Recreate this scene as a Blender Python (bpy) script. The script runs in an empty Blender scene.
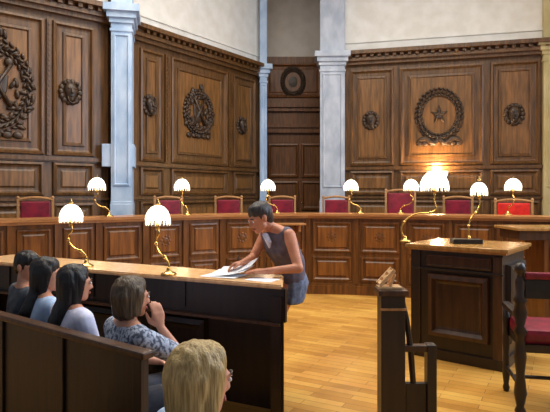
import bpy, bmesh, math, random
from mathutils import Vector, Matrix, noise
random.seed(7)
C = bpy.context.scene.collection
F = 540.0; EYE = 1.6; HX = 275.0; HY = 193.0
PI = math.pi
V = Vector

# ------------------------------------------------------------------ helpers
def at(px, d, z=0.0):
    return V(((px-HX)/F*d, d, z))

def obj(name, bm, mat, parent=None, world=False, smooth=False):
    me = bpy.data.meshes.new(name)
    if world and parent is not None:
        M = Matrix.Translation(parent.location) @ parent.rotation_euler.to_matrix().to_4x4()
        bm.transform(M.inverted())
    bmesh.ops.recalc_face_normals(bm, faces=bm.faces)
    bm.to_mesh(me); bm.free()
    if smooth:
        for p in me.polygons: p.use_smooth = True
    for m in (mat if isinstance(mat, (list, tuple)) else [mat]): me.materials.append(m)
    o = bpy.data.objects.new(name, me); C.objects.link(o)
    if parent is not None: o.parent = parent
    return o

def tag(o, label=None, cat=None, group=None, kind=None):
    if label: o['label'] = label
    if cat: o['category'] = cat
    if group: o['group'] = group
    if kind: o['kind'] = kind
    return o

def thing(name, label, cat, loc=(0,0,0), rz=0, group=None):
    o = bpy.data.objects.new(name, None); C.objects.link(o)
    o.empty_display_size = .1
    o.location = loc; o.rotation_euler = (0,0,rz)
    return tag(o, label, cat, group)

def dup(root, loc, rz, label):
    r = root.copy(); C.objects.link(r); r.location = loc; r.rotation_euler = (0,0,rz); r['label'] = label
    for ch in list(root.children):
        c = ch.copy(); C.objects.link(c); c.parent = r
        for g in list(ch.children):
            d = g.copy(); C.objects.link(d); d.parent = c
    return r

def box(bm, x0,x1,y0,y1,z0,z1, M=None, bev=0.0):
    vs = [V((x,y,z)) for x in (x0,x1) for y in (y0,y1) for z in (z0,z1)]
    if bev > 0:
        b2 = bmesh.new()
        v = [b2.verts.new(p) for p in vs]
        for f in ((0,1,3,2),(4,6,7,5),(0,4,5,1),(2,3,7,6),(0,2,6,4),(1,5,7,3)): b2.faces.new([v[i] for i in f])
        bmesh.ops.recalc_face_normals(b2, faces=b2.faces)
        bmesh.ops.bevel(b2, geom=list(b2.edges), offset=bev, segments=2, affect='EDGES', profile=.6)
        if M is not None: b2.transform(M)
        m = {}
        for q in b2.verts: m[q] = bm.verts.new(q.co)
        for f in b2.faces: bm.faces.new([m[q] for q in f.verts])
        b2.free(); return
    if M is not None: vs = [M @ p for p in vs]
    v = [bm.verts.new(p) for p in vs]
    for f in ((0,1,3,2),(4,6,7,5),(0,4,5,1),(2,3,7,6),(0,2,6,4),(1,5,7,3)): bm.faces.new([v[i] for i in f])

def prism(bm, pts, z0, z1):
    a = [bm.verts.new((p[0],p[1],z0)) for p in pts]; b = [bm.verts.new((p[0],p[1],z1)) for p in pts]
    n = len(pts)
    bm.faces.new(a); bm.faces.new(b)
    for i in range(n): bm.faces.new([a[i],a[(i+1)%n],b[(i+1)%n],b[i]])

def lathe(bm, prof, c=(0,0,0), n=24, M=None, lobes=0, amp=0.0):
    rings = []
    for (r,z) in prof:
        ring = []
        for k in range(n):
            a = 2*PI*k/n
            rr = r*(1+amp*math.cos(lobes*a)) if lobes else r
            p = V((c[0]+rr*math.cos(a), c[1]+rr*math.sin(a), c[2]+z))
            if M is not None: p = M @ p
            ring.append(bm.verts.new(p))
        rings.append(ring)
    for i in range(len(rings)-1):
        for k in range(n):
            bm.faces.new([rings[i][k],rings[i][(k+1)%n],rings[i+1][(k+1)%n],rings[i+1][k]])
    bm.faces.new(rings[0]); bm.faces.new(rings[-1])

def tube(bm, pts, r, n=10):
    pts = [V(p) for p in pts]
    rad = r if isinstance(r,(list,tuple)) else [r]*len(pts)
    rings = []; up = V((0.13,0.97,0.2)).normalized()
    for i,p in enumerate(pts):
        t = (pts[min(i+1,len(pts)-1)]-pts[max(i-1,0)]).normalized()
        a = t.cross(up)
        if a.length < 1e-3: a = t.cross(V((1,0,0)))
        a.normalize(); b = t.cross(a).normalized()
        rings.append([bm.verts.new(p+rad[i]*(math.cos(2*PI*k/n)*a+math.sin(2*PI*k/n)*b)) for k in range(n)])
    for i in range(len(rings)-1):
        for k in range(n):
            bm.faces.new([rings[i][k],rings[i][(k+1)%n],rings[i+1][(k+1)%n],rings[i+1][k]])
    bm.faces.new(rings[0]); bm.faces.new(rings[-1])

def spline(pts, per=8):
    P = [V(p) for p in pts]; P = [2*P[0]-P[1]]+P+[2*P[-1]-P[-2]]
    out = []
    for i in range(1,len(P)-2):
        for k in range(per):
            t = k/per
            out.append(.5*((2*P[i])+(-P[i-1]+P[i+1])*t+(2*P[i-1]-5*P[i]+4*P[i+1]-P[i+2])*t*t+(-P[i-1]+3*P[i]-3*P[i+1]+P[i+2])*t**3))
    out.append(P[-2]); return out

def ell(bm, c, r, M=None, n=12, m=8):
    """ellipsoid"""
    c = V(c); rx,ry,rz = r if isinstance(r,(tuple,list)) else (r,r,r)
    def P(u,v):
        p = V((rx*math.sin(v)*math.cos(u), ry*math.sin(v)*math.sin(u), rz*math.cos(v)))
        if M is not None: p = M @ p
        return c+p
    top = bm.verts.new(P(0,0)); bot = bm.verts.new(P(0,PI))
    rings = [[bm.verts.new(P(2*PI*k/n, PI*j/m)) for k in range(n)] for j in range(1,m)]
    for k in range(n):
        bm.faces.new([top,rings[0][k],rings[0][(k+1)%n]]); bm.faces.new([bot,rings[-1][(k+1)%n],rings[-1][k]])
        for j in range(m-2): bm.faces.new([rings[j][k],rings[j][(k+1)%n],rings[j+1][(k+1)%n],rings[j+1][k]])

def hull(bm, items):
    """convex hull of ellipsoids: items = (centre, radii, 3x3 or None)"""
    b = bmesh.new()
    for it in items:
        c, r = it[0], it[1]; M = it[2] if len(it) > 2 else None
        ell(b, c, r, M, 12, 8)
    res = bmesh.ops.convex_hull(b, input=list(b.verts))
    bad = [v for v in b.verts if not v.link_faces or all(f not in res['geom'] for f in v.link_faces)]
    keep = set(g for g in res['geom'] if isinstance(g, bmesh.types.BMFace))
    m = {}
    for f in keep:
        if not f.is_valid: continue
        vs = []
        for v in f.verts:
            if v not in m: m[v] = bm.verts.new(v.co)
            vs.append(m[v])
        try: bm.faces.new(vs)
        except ValueError: pass
    b.free()

def remeshed(bm, voxel, smooth=6, fac=.5):
    me = bpy.data.meshes.new('tmp'); bmesh.ops.recalc_face_normals(bm, faces=bm.faces); bm.to_mesh(me); bm.free()
    o = bpy.data.objects.new('tmp', me); C.objects.link(o)
    r = o.modifiers.new('r','REMESH'); r.mode = 'VOXEL'; r.voxel_size = voxel
    s = o.modifiers.new('s','SMOOTH'); s.factor = fac; s.iterations = smooth
    dg = bpy.context.evaluated_depsgraph_get(); dg.update()
    ev = o.evaluated_get(dg); m2 = bpy.data.meshes.new_from_object(ev)
    b = bmesh.new(); b.from_mesh(m2)
    bpy.data.objects.remove(o); bpy.data.meshes.remove(me); bpy.data.meshes.remove(m2)
    return b

# ------------------------------------------------------------------ materials
def lin(c):
    return tuple(((x/255)/12.92 if x/255 <= .04045 else ((x/255+.055)/1.055)**2.4) for x in c)+(1,)
def base(name, rough=.5, spec=.5, metal=0):
    m = bpy.data.materials.new(name); m.use_nodes = True
    nt = m.node_tree; b = nt.nodes['Principled BSDF']
    b.inputs['Roughness'].default_value = rough; b.inputs['Metallic'].default_value = metal
    b.inputs['Specular IOR Level'].default_value = spec
    return m, nt, b
def noisy(name, c1, c2, scale=(5,5,5), nscale=1.0, rough=.5, bump=.0, spec=.5, metal=0, detail=6, lo=.35, hi=.65):
    m, nt, b = base(name, rough, spec, metal)
    tc = nt.nodes.new('ShaderNodeTexCoord'); mp = nt.nodes.new('ShaderNodeMapping'); mp.inputs['Scale'].default_value = scale
    n = nt.nodes.new('ShaderNodeTexNoise'); n.inputs['Scale'].default_value = nscale; n.inputs['Detail'].default_value = detail
    r = nt.nodes.new('ShaderNodeValToRGB'); r.color_ramp.elements[0].position = lo; r.color_ramp.elements[1].position = hi
    r.color_ramp.elements[0].color = lin(c1); r.color_ramp.elements[1].color = lin(c2)
    L = nt.links.new
    L(tc.outputs['Object'], mp.inputs['Vector']); L(mp.outputs[0], n.inputs['Vector']); L(n.outputs['Fac'], r.inputs[0]); L(r.outputs[0], b.inputs['Base Color'])
    if bump:
        bp = nt.nodes.new('ShaderNodeBump'); bp.inputs['Strength'].default_value = bump; bp.inputs['Distance'].default_value = .01
        L(n.outputs['Fac'], bp.inputs['Height']); L(bp.outputs[0], b.inputs['Normal'])
    return m
def wood(name, c1, c2, rough=.38, horiz=False, spec=.5):
    return noisy(name, c1, c2, (2.2,2.2,22) if horiz else (14,14,1.4), 1.6, rough, .15, spec, detail=8, lo=.3, hi=.72)

M_wall = wood('panel_oak', (70,46,24), (124,85,44), .38)
M_carve = noisy('carved_oak', (48,34,24), (78,56,36), (9,9,9), 1.5, .42, .2)
M_bench = wood('bench_oak', (70,40,16), (128,78,32), .34)
M_dark = wood('dark_walnut', (26,17,12), (48,31,20), .4)
M_dark2 = wood('dark_brown_oak', (50,30,16), (88,54,28), .4)
M_field = wood('panel_field_oak', (90,60,30), (150,103,54), .36)
M_benchf = wood('bench_field_oak', (92,50,18), (152,94,38), .34)
M_deskp = wood('desk_panel_oak', (44,24,12), (76,44,22), .38)
M_top = wood('polished_top', (150,98,52), (190,132,78), .28, True)
M_toplight = wood('pale_sheen_top', (214,166,112), (240,200,150), .22)  # light wood; the worktop's bright reflected sheen is put into this colour
M_desktop = wood('desk_top_oak', (146,104,52), (186,140,80), .22)
M_chairwood = wood('gilt_chair_wood', (150,104,60), (190,142,92), .35)
M_plaster = noisy('plaster', (226,221,210), (238,234,226), (3,3,3), 1.2, .9)
M_ceil = noisy('ceiling_plaster', (232,229,222), (242,240,235), (2,2,2), 1.0, .9)
M_stone = noisy('pale_blue_stone', (164,172,186), (194,200,210), (4,4,2), 1.3, .55, .04)
M_stoneb = noisy('daylight_blue_stone', (160,186,216), (196,214,236), (4,4,2), 1.3, .5, .04)  # blue tint of cool daylight put into the stone colour
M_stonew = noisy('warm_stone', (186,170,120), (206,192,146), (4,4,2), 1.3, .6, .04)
M_red = noisy('crimson_leather', (100,6,30), (136,14,42), (8,8,8), 1.5, .45, .05)
M_redb = noisy('lit_crimson_leather', (196,20,14), (222,36,24), (8,8,8), 1.5, .45, .05)  # brighter copy of the chair leather, lamp light put into the red
M_brass = noisy('brass', (190,150,80), (220,184,112), (8,8,8), 2, .25, 0, .5, 1.0)
M_skin = noisy('skin', (196,136,108), (212,152,122), (10,10,10), 1.5, .5)
M_skint = noisy('tanned_skin', (190,120,88), (206,138,104), (10,10,10), 1.5, .5)
M_hairk = noisy('black_hair', (10,9,11), (26,22,24), (60,60,6), 2, .4, .5)
M_hairb = noisy('brown_hair', (58,44,30), (96,76,54), (60,60,6), 2, .45, .5)
M_hairy = noisy('blond_hair', (150,122,72), (196,168,112), (60,60,6), 2, .45, .5)
M_hairg = noisy('dark_grey_brown_hair', (34,28,28), (62,52,48), (60,60,6), 2, .45, .5)
M_blue = noisy('light_blue_cotton', (160,186,222), (182,204,234), (12,12,12), 1.5, .8, .2)
M_white = noisy('lilac_white_cotton', (206,208,236), (226,226,246), (12,12,12), 1.5, .8, .2)
M_grey = noisy('dark_grey_cotton', (52,58,68), (84,90,100), (12,12,12), 1.5, .85, .2)
M_print = noisy('grey_print_cotton', (76,84,104), (176,186,206), (30,30,30), 1.8, .85, .1, detail=3, lo=.42, hi=.56)
M_vest = noisy('plum_grey_cotton', (84,76,88), (112,104,120), (10,10,10), 1.5, .8, .2)
M_skirt = noisy('blue_grey_denim', (80,92,118), (120,132,156), (18,18,18), 1.5, .8, .2)
M_trous = noisy('dark_trousers', (28,30,40), (44,46,58), (12,12,12), 1.5, .8, .2)
M_shoe = noisy('shoe_leather', (22,18,16), (36,30,26), (12,12,12), 1.5, .4)
M_paper = noisy('paper', (226,230,240), (242,244,250), (6,6,6), 1.2, .8)
M_black = noisy('black_leather', (14,14,15), (28,28,30), (12,12,12), 1.5, .35)
M_eye = base('eye_white', .2)[0]; M_eye.node_tree.nodes['Principled BSDF'].inputs['Base Color'].default_value = lin((230,226,220))
M_lip = noisy('lips', (160,82,76), (172,92,84), (9,9,9), 1, .4)
M_room = wood('dark_door', (88,52,24), (142,90,42), .4)

def glow(name, col, s, bcol=(245,240,230)):
    m, nt, b = base(name, .3)
    b.inputs['Base Color'].default_value = lin(bcol)
    b.inputs['Emission Color'].default_value = col; b.inputs['Emission Strength'].default_value = s
    return m
M_shade = glow('lit_opal_glass', (1,.93,.78,1), 2.2)
M_fringe = glow('lit_glass_beads', (1,.86,.6,1), .9)
M_bulb = glow('lit_bulb', (1,.88,.66,1), 12)

def parquet():
    m, nt, b = base('oak_parquet', .34, .5)
    L = nt.links.new
    tc = nt.nodes.new('ShaderNodeTexCoord'); mp = nt.nodes.new('ShaderNodeMapping'); mp.inputs['Rotation'].default_value = (0,0,.5)
    br = nt.nodes.new('ShaderNodeTexBrick'); br.inputs['Scale'].default_value = 1
    br.inputs['Brick Width'].default_value = .6; br.inputs['Row Height'].default_value = .09; br.inputs['Mortar Size'].default_value = .002
    br.inputs['Color1'].default_value = lin((216,162,78)); br.inputs['Color2'].default_value = lin((184,128,52)); br.inputs['Mortar'].default_value = lin((110,70,34))
    n = nt.nodes.new('ShaderNodeTexNoise'); n.inputs['Scale'].default_value = 2.2; n.inputs['Detail'].default_value = 5
    mx = nt.nodes.new('ShaderNodeMix'); mx.data_type = 'RGBA'; mx.blend_type = 'OVERLAY'; mx.inputs[0].default_value = .55
    L(tc.outputs['Object'], mp.inputs[0]); L(mp.outputs[0], br.inputs['Vector']); L(mp.outputs[0], n.inputs['Vector'])
    L(br.outputs['Color'], mx.inputs[6]); L(n.outputs['Fac'], mx.inputs[7]); L(mx.outputs[2], b.inputs['Base Color'])
    return m
M_floor = parquet()

# ------------------------------------------------------------------ room shell
SC = 1.15
def sc(px, d):          # wall points on the sight line px at d*SC
    return at(px, d*SC)
A0 = V((-5.6,6.95,0)); A1 = sc(108,8.0)
B0 = sc(135,8.82); B1 = sc(258,11.6)
R0 = sc(345,10.6); R1 = sc(545,9.7)
D0 = at(262,14.1); D1 = at(336,14.1)
TOPZ = 4.46; CEIL = 7.2; DAIS = .36

def frame_of(P0, P1):
    u = (P1-P0).normalized(); nrm = V((u.y,-u.x,0))     # towards the camera
    return u, nrm
def mat_of(P0, P1):       # local x along wall, local -y towards the room, z up
    u, n = frame_of(P0,P1)
    M = Matrix.Identity(4)
    M.col[0][:3] = u; M.col[1][:3] = -n; M.col[2][:3] = (0,0,1); M.col[3][:3] = P0
    return M
def s_at(P0, P1, px):     # distance along the wall where sight line px crosses it
    k = (px-HX)/F; u = (P1-P0).normalized()
    return (k*P0.y-P0.x)/(u.x-k*u.y)

field_mat = [0]
RINGS = [(0,0),(.012,.045),(.05,.055),(.075,.012),(.1,0.004)]
def panel(bm, s0,s1,z0,z1, M, rings=RINGS, field=.004, inner=None):
    """nested mouldings raised from the plane y=0 towards -y"""
    rs = list(rings)
    if inner: rs += inner
    prev = None
    for (i,h) in rs:
        if s1-s0-2*i < .02 or z1-z0-2*i < .02: break
        q = [bm.verts.new(M @ V(p)) for p in ((s0+i,-h,z0+i),(s1-i,-h,z0+i),(s1-i,-h,z1-i),(s0+i,-h,z1-i))]
        if prev:
            for k in range(4): bm.faces.new([prev[k],prev[(k+1)%4],q[(k+1)%4],q[k]])
        prev = q
    bm.faces.new(prev).material_index = field_mat[0]
INN = [(.19,.004),(.2,.03),(.235,.034),(.255,.01)]
INS = [(.16,.004),(.17,.03),(.205,.034),(.222,.01)]

def wall(name, P0, P1, cols, extra=(0,0), lower=True):
    """cols: (px0, px1, inner) panels; one wooden wall with two panel tiers"""
    M = mat_of(P0,P1); Ln = (P1-P0).length
    bm = bmesh.new(); field_mat[0] = 1
    box(bm, -extra[0], Ln+extra[1], 0, .12, 0, TOPZ, M)
    for (a,b,inn) in cols:
        s0 = s_at(P0,P1,a) if a is not None else .1; s1 = s_at(P0,P1,b)
        panel(bm, s0,s1, 2.2, TOPZ-.1, M, inner=INN if inn else INS)
        if lower: panel(bm, s0,s1, 1.55, 2.1, M, inner=[(.13,.004),(.16,.02)])
        if lower: panel(bm, s0,s1, .5, 1.45, M, inner=[(.13,.004),(.16,.02)])
    # rails
    box(bm, -extra[0],Ln+extra[1], -.07,0, 2.12,2.18, M); box(bm, -extra[0],Ln+extra[1], -.045,0, 2.1,2.12, M)
    box(bm, -extra[0],Ln+extra[1], -.04,0, 1.48,1.52, M)
    # carved upright strips between panels
    es = [(s_at(P0,P1,a) if a is not None else .1, s_at(P0,P1,b)) for a,b,_ in cols]
    for k in range(len(es)-1):
        g0,g1 = es[k][1], es[k+1][0]
        if g1-g0 > .12:
            box(bm, g0+.03,g1-.03,-.05,0,2.2,TOPZ-.1,M)
            w = (g1-g0-.06)
            z = 2.26
            while z < TOPZ-.16:
                box(bm, g0+.03+w*.25,g1-.03-w*.25,-.065,-.05,z,z+.05,M); z += .08
    field_mat[0] = 0
    o = obj(name, bm, [M_wall,M_field]); o['kind'] = 'structure'
    bm = bmesh.new()      # cornice
    for (y,z0,z1) in ((.10,TOPZ,TOPZ+.07),(.17,TOPZ+.07,TOPZ+.14),(.13,TOPZ+.14,TOPZ+.2),(.28,TOPZ+.2,TOPZ+.28)):
        box(bm, -extra[0]-.02, Ln+extra[1]+.02, -y,.12, z0,z1, M)
    s = .1
    while s < Ln:
        box(bm, s,s+.07,-.22,-.1,TOPZ+.14,TOPZ+.2,M); s += .16
    c = obj('cornice', bm, M_wall, o)
    bm = bmesh.new(); box(bm, -extra[0],Ln+extra[1],0,.12,TOPZ+.0,CEIL,M)
    box(bm, -extra[0],Ln+extra[1],-.03,0,TOPZ+.5,TOPZ+.55,M)
    p = obj('upper_plaster', bm, M_plaster, o)
    return o, M

wA, MA = wall('wall_left', A0, A1, [(-74,44,True),(52,94,False)], (1.5,.0))
wB, MB_ = wall('wall_back_left', B0, B1, [(139,163,False),(170,227,True),(232,255,False)], (.1,.1))
wR, MR = wall('wall_back_right', R0, R1, [(350,394,False),(399,484,True),(490,540,False)], (0,.3))

# door wall with the panel and lintel over it
MD = mat_of(D0,D1); LD = (D1-D0).length
bm = bmesh.new()
DH = 3.17
s0 = .1; s1 = LD-.05
box(bm,-.3,s0,0,.15,0,TOPZ,MD); box(bm,s1,LD+.3,0,.15,0,TOPZ,MD); box(bm,s0,s1,0,.15,DH,TOPZ,MD)
panel(bm, .06,LD-.35,4.08,TOPZ+.52,MD, inner=[(.13,.004),(.16,.02)])
for (y,z0,z1) in ((.05,3.17,3.3),(.1,3.3,3.4),(.03,3.4,3.72),(.12,3.72,3.82),(.18,3.82,3.92),(.08,3.92,4.0)):
    box(bm,-.05,LD-.1,-y,0,z0,z1,MD)
box(bm,-.3,LD+.3,0,.15,TOPZ,TOPZ+.7,MD)
wD = obj('wall_back', bm, M_room); wD['kind'] = 'structure'
bm = bmesh.new(); box(bm,-.3,LD+.3,0,.15,TOPZ+.7,CEIL,MD); obj('upper_plaster', bm, M_plaster, wD)
bm = bmesh.new(); box(bm,s0,s1,.05,.1,DAIS,DH,MD)
mid = (s0+s1)/2
for (a,b) in ((s0+.06,mid-.03),(mid+.03,s1-.06)):
    M2 = MD @ Matrix.Translation((0,.05,0))
    panel(bm,a,b,2.0,2.9,M2,inner=[(.13,.004)]); panel(bm,a,b,1.15,1.92,M2,inner=[(.13,.004)]); panel(bm,a,b,.45,1.07,M2,inner=[(.13,.004)])
dr = obj('door_1', bm, M_room); dr['kind'] = 'structure'
bm = bmesh.new(); ell(bm, MD @ V((mid+.05,-.02,1.35)), .03); tube(bm,[MD @ V((mid+.05,.05,1.35)), MD @ V((mid+.05,-.02,1.35))],.012)
obj('door_handle', bm, M_brass, dr, smooth=True)

# reveals closing the recess
bm = bmesh.new(); M = mat_of(B1, D0+V((.02,.15,0))); box(bm,0,(D0-B1).length+.15,0,.12,0,CEIL,M)
o = obj('wall_recess_left', bm, M_room); o['kind'] = 'structure'
bm = bmesh.new(); PR = at(333,12.3); M = mat_of(V((D1.x,D1.y+.1,0)), V((PR.x+.15,12.3,0))); box(bm,0,(D1-PR).length,0,.12,0,CEIL,M)
o = obj('wall_recess_right', bm, M_room); o['kind'] = 'structure'

# stone pilasters: plinth, shaft with sunk field, capital
def pilaster(name, P, w, dep, ang, mat, band=False, z0=DAIS):
    M = Matrix.Translation(P) @ Matrix.Rotation(ang,4,'Z')
    bm = bmesh.new(); h = w/2
    box(bm,-h,h,0,dep,z0,CEIL,M)
    box(bm,-h-.015,h+.015,-.02,dep,z0,1.42,M,.012)
    box(bm,-h-.008,h+.008,-.01,dep,1.42,1.46,M,.006)
    panel(bm,-h+.04*w/.4,h-.04*w/.4,1.72,TOPZ-.2,M,rings=[(0,0),(.006,.02),(.03,.022),(.045,-.0),(.055,.002)])
    for (e,a,b) in ((.02,TOPZ-.16,TOPZ-.12),(.03,TOPZ-.02,TOPZ+.06),(.07,TOPZ+.06,TOPZ+.16),(.12,TOPZ+.16,TOPZ+.28)):
        box(bm,-h-e,h+e,-e,dep,a,b,M)
    if band:
        box(bm,-h-.15,h+.04,.02,dep,2.04,2.42,M,.01)
    o = obj(name, bm, mat); o['kind'] = 'structure'
    return o
cA = (A1+B0)/2
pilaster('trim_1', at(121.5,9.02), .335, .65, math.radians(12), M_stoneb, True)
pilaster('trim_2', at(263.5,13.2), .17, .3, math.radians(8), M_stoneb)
pilaster('trim_3', at(332.5,12.0), .545, .5, math.radians(-4), M_stone)
pilaster('trim_4', at(557,11.0), .5, .5, math.radians(-14), M_stonew)
# filler behind the left pilaster
bm = bmesh.new(); M = mat_of(A1+V((-.05,.12,0)), B0+V((-.1,.14,0))); box(bm,-.05,(B0-A1).length+.1,0,.12,0,CEIL,M)
o = obj('wall_pier_left', bm, M_room); o['kind'] = 'structure'

# right wall with unseen tall windows added to cast cool daylight
WX = 6.15
bm = bmesh.new()
wins = [(2.2,4.2),(5.4,7.4)]
box(bm,WX,WX+.2,.3,11.3,0,2.6); box(bm,WX,WX+.2,.3,11.3,5.8,CEIL)
ys = [.3]+[v for w in wins for v in w]+[11.3]
for k in range(0,len(ys),2): box(bm,WX,WX+.2,ys[k],ys[k+1],2.6,5.8)
o = obj('wall_right', bm, M_plaster); o['kind'] = 'structure'
for i,(a,b) in enumerate(wins):
    bm = bmesh.new()
    for y in (a,(a+b)/2-.03,b-.06): box(bm,WX+.06,WX+.12,y,y+.06,2.6,5.8)
    for z in (2.6,3.6,4.6,5.74): box(bm,WX+.06,WX+.12,a,b,z,z+.06)
    o = obj('added_window_%d'%(i+1), bm, M_plaster); o['kind'] = 'structure'

bm = bmesh.new(); box(bm,-7.2,6.35,-1.0,14.6,-.1,0)
o = obj('floor', bm, M_floor); o['kind'] = 'structure'
# ceiling with an unseen skylight well added to light the court from above
bm = bmesh.new(); SX0,SX1,SY0,SY1 = -3.0,3.6,3.6,8.6
box(bm,-7.2,SX0,.3,14.6,CEIL,CEIL+.2); box(bm,SX1,6.35,.3,14.6,CEIL,CEIL+.2)
box(bm,SX0,SX1,.3,SY0,CEIL,CEIL+.2); box(bm,SX0,SX1,SY1,14.6,CEIL,CEIL+.2)
o = obj('ceiling', bm, M_ceil); o['kind'] = 'structure'
bm = bmesh.new()
for k in range(7):
    x = SX0+(SX1-SX0)*k/6; box(bm,x-.03,x+.03,SY0,SY1,CEIL+.08,CEIL+.14)
for k in range(5):
    y = SY0+(SY1-SY0)*k/4; box(bm,SX0,SX1,y-.03,y+.03,CEIL+.08,CEIL+.14)
o = obj('added_window_3', bm, M_plaster); o['kind'] = 'structure'

# ------------------------------------------------------------------ judges' bench
BP = [(-40,6.35),(10,6.65),(57,6.95),(98,7.3),(145,7.68),(185,8.0),(222,8.3),(262,8.5),(308,8.6),(356,8.5),(404,8.3),(450,8.05),(500,7.75),(562,7.4)]
bpts = [at(*p) for p in BP]
BH = 1.27
def offs(pts, d):
    out = []
    for i,p in enumerate(pts):
        t = (pts[min(i+1,len(pts)-1)]-pts[max(i-1,0)]).normalized()
        n = V((-t.y,t.x,0))      # away from the camera
        out.append(p+n*d)
    return out
def strip(bm, pts, a, b, z0, z1):
    P = offs(pts,a); Q = offs(pts,b)
    for i in range(len(pts)-1):
        vs = [bm.verts.new((q.x,q.y,z)) for z in (z0,z1) for q in (P[i],P[i+1],Q[i+1],Q[i])]
        bm.faces.new(vs[:4]); bm.faces.new(vs[4:])
        for f in ((0,1,5,4),(2,3,7,6)) : bm.faces.new([vs[k] for k in f])
        if i == 0: bm.faces.new([vs[k] for k in (3,0,4,7)])
        if i == len(pts)-2: bm.faces.new([vs[k] for k in (1,2,6,5)])
    bmesh.ops.remove_doubles(bm, verts=bm.verts, dist=1e-4)
jb = thing('judges_bench','long curved panelled oak bench of the judges, running across the whole court','bench', (.6,8.7,0))
bm = bmesh.new(); strip(bm,bpts,.0,.05,.0,BH-.04); obj('bench_body', bm, M_bench, jb, True)
bm = bmesh.new(); strip(bm,bpts,-.07,.55,BH-.035,BH); strip(bm,bpts,-.045,.0,BH-.07,BH-.035); obj('worktop', bm, M_top, jb, True)
bm = bmesh.new(); strip(bm,bpts,-.035,0,0,.14); strip(bm,bpts,-.02,0,.14,.17); obj('plinth', bm, M_bench, jb, True)
for i in range(len(bpts)-1):
    M = mat_of(bpts[i],bpts[i+1]); Ln = (bpts[i+1]-bpts[i]).length
    bm = bmesh.new()
    rg = [(0,0),(.008,.02),(.03,.024),(.05,.004),(.07,.002),(.09,.016)]
    field_mat[0] = 1; panel(bm,.07,Ln-.07,.66,BH-.12,M,rings=rg); panel(bm,.07,Ln-.07,.21,.6,M,rings=rg); field_mat[0] = 0
    box(bm,-.035,.035,-.03,0,.17,BH-.07,M)
    if i in (8,9,10,4,6):
        c = M @ V((Ln/2,-.012,.91))
        b2 = M.to_3x3()
        ell(bm,c,(.05,.014,.05),b2,10,6)
        for k in range(8):
            a = 2*PI*k/8; ell(bm, M @ V((Ln/2+.065*math.cos(a),-.012,.91+.065*math.sin(a))),(.022,.01,.022),b2,8,4)
    obj('front_panel', bm, [M_bench,M_benchf], jb, True)
bm = bmesh.new()
M = mat_of(bpts[7],bpts[8]); box(bm,-.02,.66,-.24,-.03,1.1,1.13,M,.008); 
for s in (.08,.55): box(bm,s,s+.04,-.2,-.03,1.0,1.1,M)
obj('clerk_ledge', bm, M_top, jb, True)

# dais
bm = bmesh.new()
dp = offs(bpts,.06)
poly = [p for p in dp] + [V((5.9,11.0,0)), V((1.5,12.1,0)), V((1.4,14.2,0)), V((-.4,14.2,0)), V((-.4,13.2,0)), V((-2.6,10.0,0)), V((-3.0,9.1,0)), V((-5.6,6.9,0))]
prism(bm,[(p.x,p.y) for p in poly],0.001,DAIS)
o = obj('dais', bm, M_dark2); o['kind'] = 'structure'

# ------------------------------------------------------------------ carved reliefs
def wreath(name, M, s, z, rx, rz, label, style):
    bm = bmesh.new(); B3 = M.to_3x3()
    def P(a,b,c): return M @ V((s+a,-c,z+b))
    n = 34
    for k in range(n):
        a = 2*PI*k/n
        for (q,off) in ((1.0,0),(.86,.5),(1.13,.25)):
            a2 = a+off*2*PI/n
            R = B3 @ Matrix.Rotation(-(a2+PI/2+.5*(1 if q==1 else -1)),3,'Y')
            ell(bm, P(rx*q*math.cos(a2), rz*q*math.sin(a2), .03+.03*(q==1)), (.055,.03,.024), R, 7, 5)
    tube(bm,[P(rx*.97*math.cos(2*PI*k/40),rz*.97*math.sin(2*PI*k/40),.02) for k in range(41)],.035,8)
    if style == 'star':
        for k in range(5):
            a = PI/2+2*PI*k/5
            tube(bm,[P(0,0,.03),P(rx*.22*math.cos(a),rz*.22*math.sin(a),.03),P(rx*.42*math.cos(a),rz*.42*math.sin(a),.02)],[.05,.035,.008],8)
        for sg in (-1,1):
            tube(bm,[P(0,-rz*1.0,.04)]+[P(sg*t*rx*1.1,-rz*(1.12+.12*math.sin(t*7)),.04) for t in (.2,.4,.6,.8,1.0)],[.05,.06,.05,.06,.05,.02],8)
            for t in (.35,.62,.88): ell(bm,P(sg*t*rx*1.1,-rz*1.24,.03),(.07,.03,.05),B3,8,5)
    elif style == 'shield':
        hull(bm,[(P(-.14,.16,.01),(.03,.03,.03)),(P(.14,.16,.01),(.03,.03,.03)),(P(.12,-.06,.01),(.03,.03,.03)),(P(-.12,-.06,.01),(.03,.03,.03)),(P(0,-.22,.01),(.03,.03,.03))])
        tube(bm,[P(-.2,-.3,.05),P(.2,.34,.05)],[.03,.03],8); tube(bm,[P(.2,-.3,.05),P(-.16,.3,.05)],[.03,.03],8)
        random.seed(3)
        for k in range(46):
            a = random.uniform(0,2*PI); q = random.uniform(.45,1.22)
            R = B3 @ Matrix.Rotation(random.uniform(0,PI),3,'Y')
            ell(bm,P(rx*q*math.cos(a),rz*q*math.sin(a)*(1.1 if math.sin(a)>0 else 1.0),.035),(.085,.035,.034),R,7,5)
        ell(bm,P(.17,.38,.04),(.07,.04,.07),B3,8,5); ell(bm,P(-.2,.42,.04),(.05,.04,.1),B3,8,5)
        for t in (-.3,-.15,0,.15,.3): ell(bm,P(t,-rz*1.17,.03),(.08,.03,.06),B3,8,5)
    else:
        ell(bm,P(0,0,.0),(rx*.6,.03,rz*.6),B3,16,8)
    o = obj(name, bm, M_carve, smooth=True); c = M @ V((s,0,z))
    # origin at the relief
    o.data.transform(Matrix.Translation(-c)); o.location = c
    return tag(o,label,'carving')
def sx(P0,P1,px): return s_at(P0,P1,px)
def zz(P0,P1,px,py):
    s = s_at(P0,P1,px); p = P0+(P1-P0).normalized()*s
    return EYE+(HY-py)*p.y/F
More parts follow.
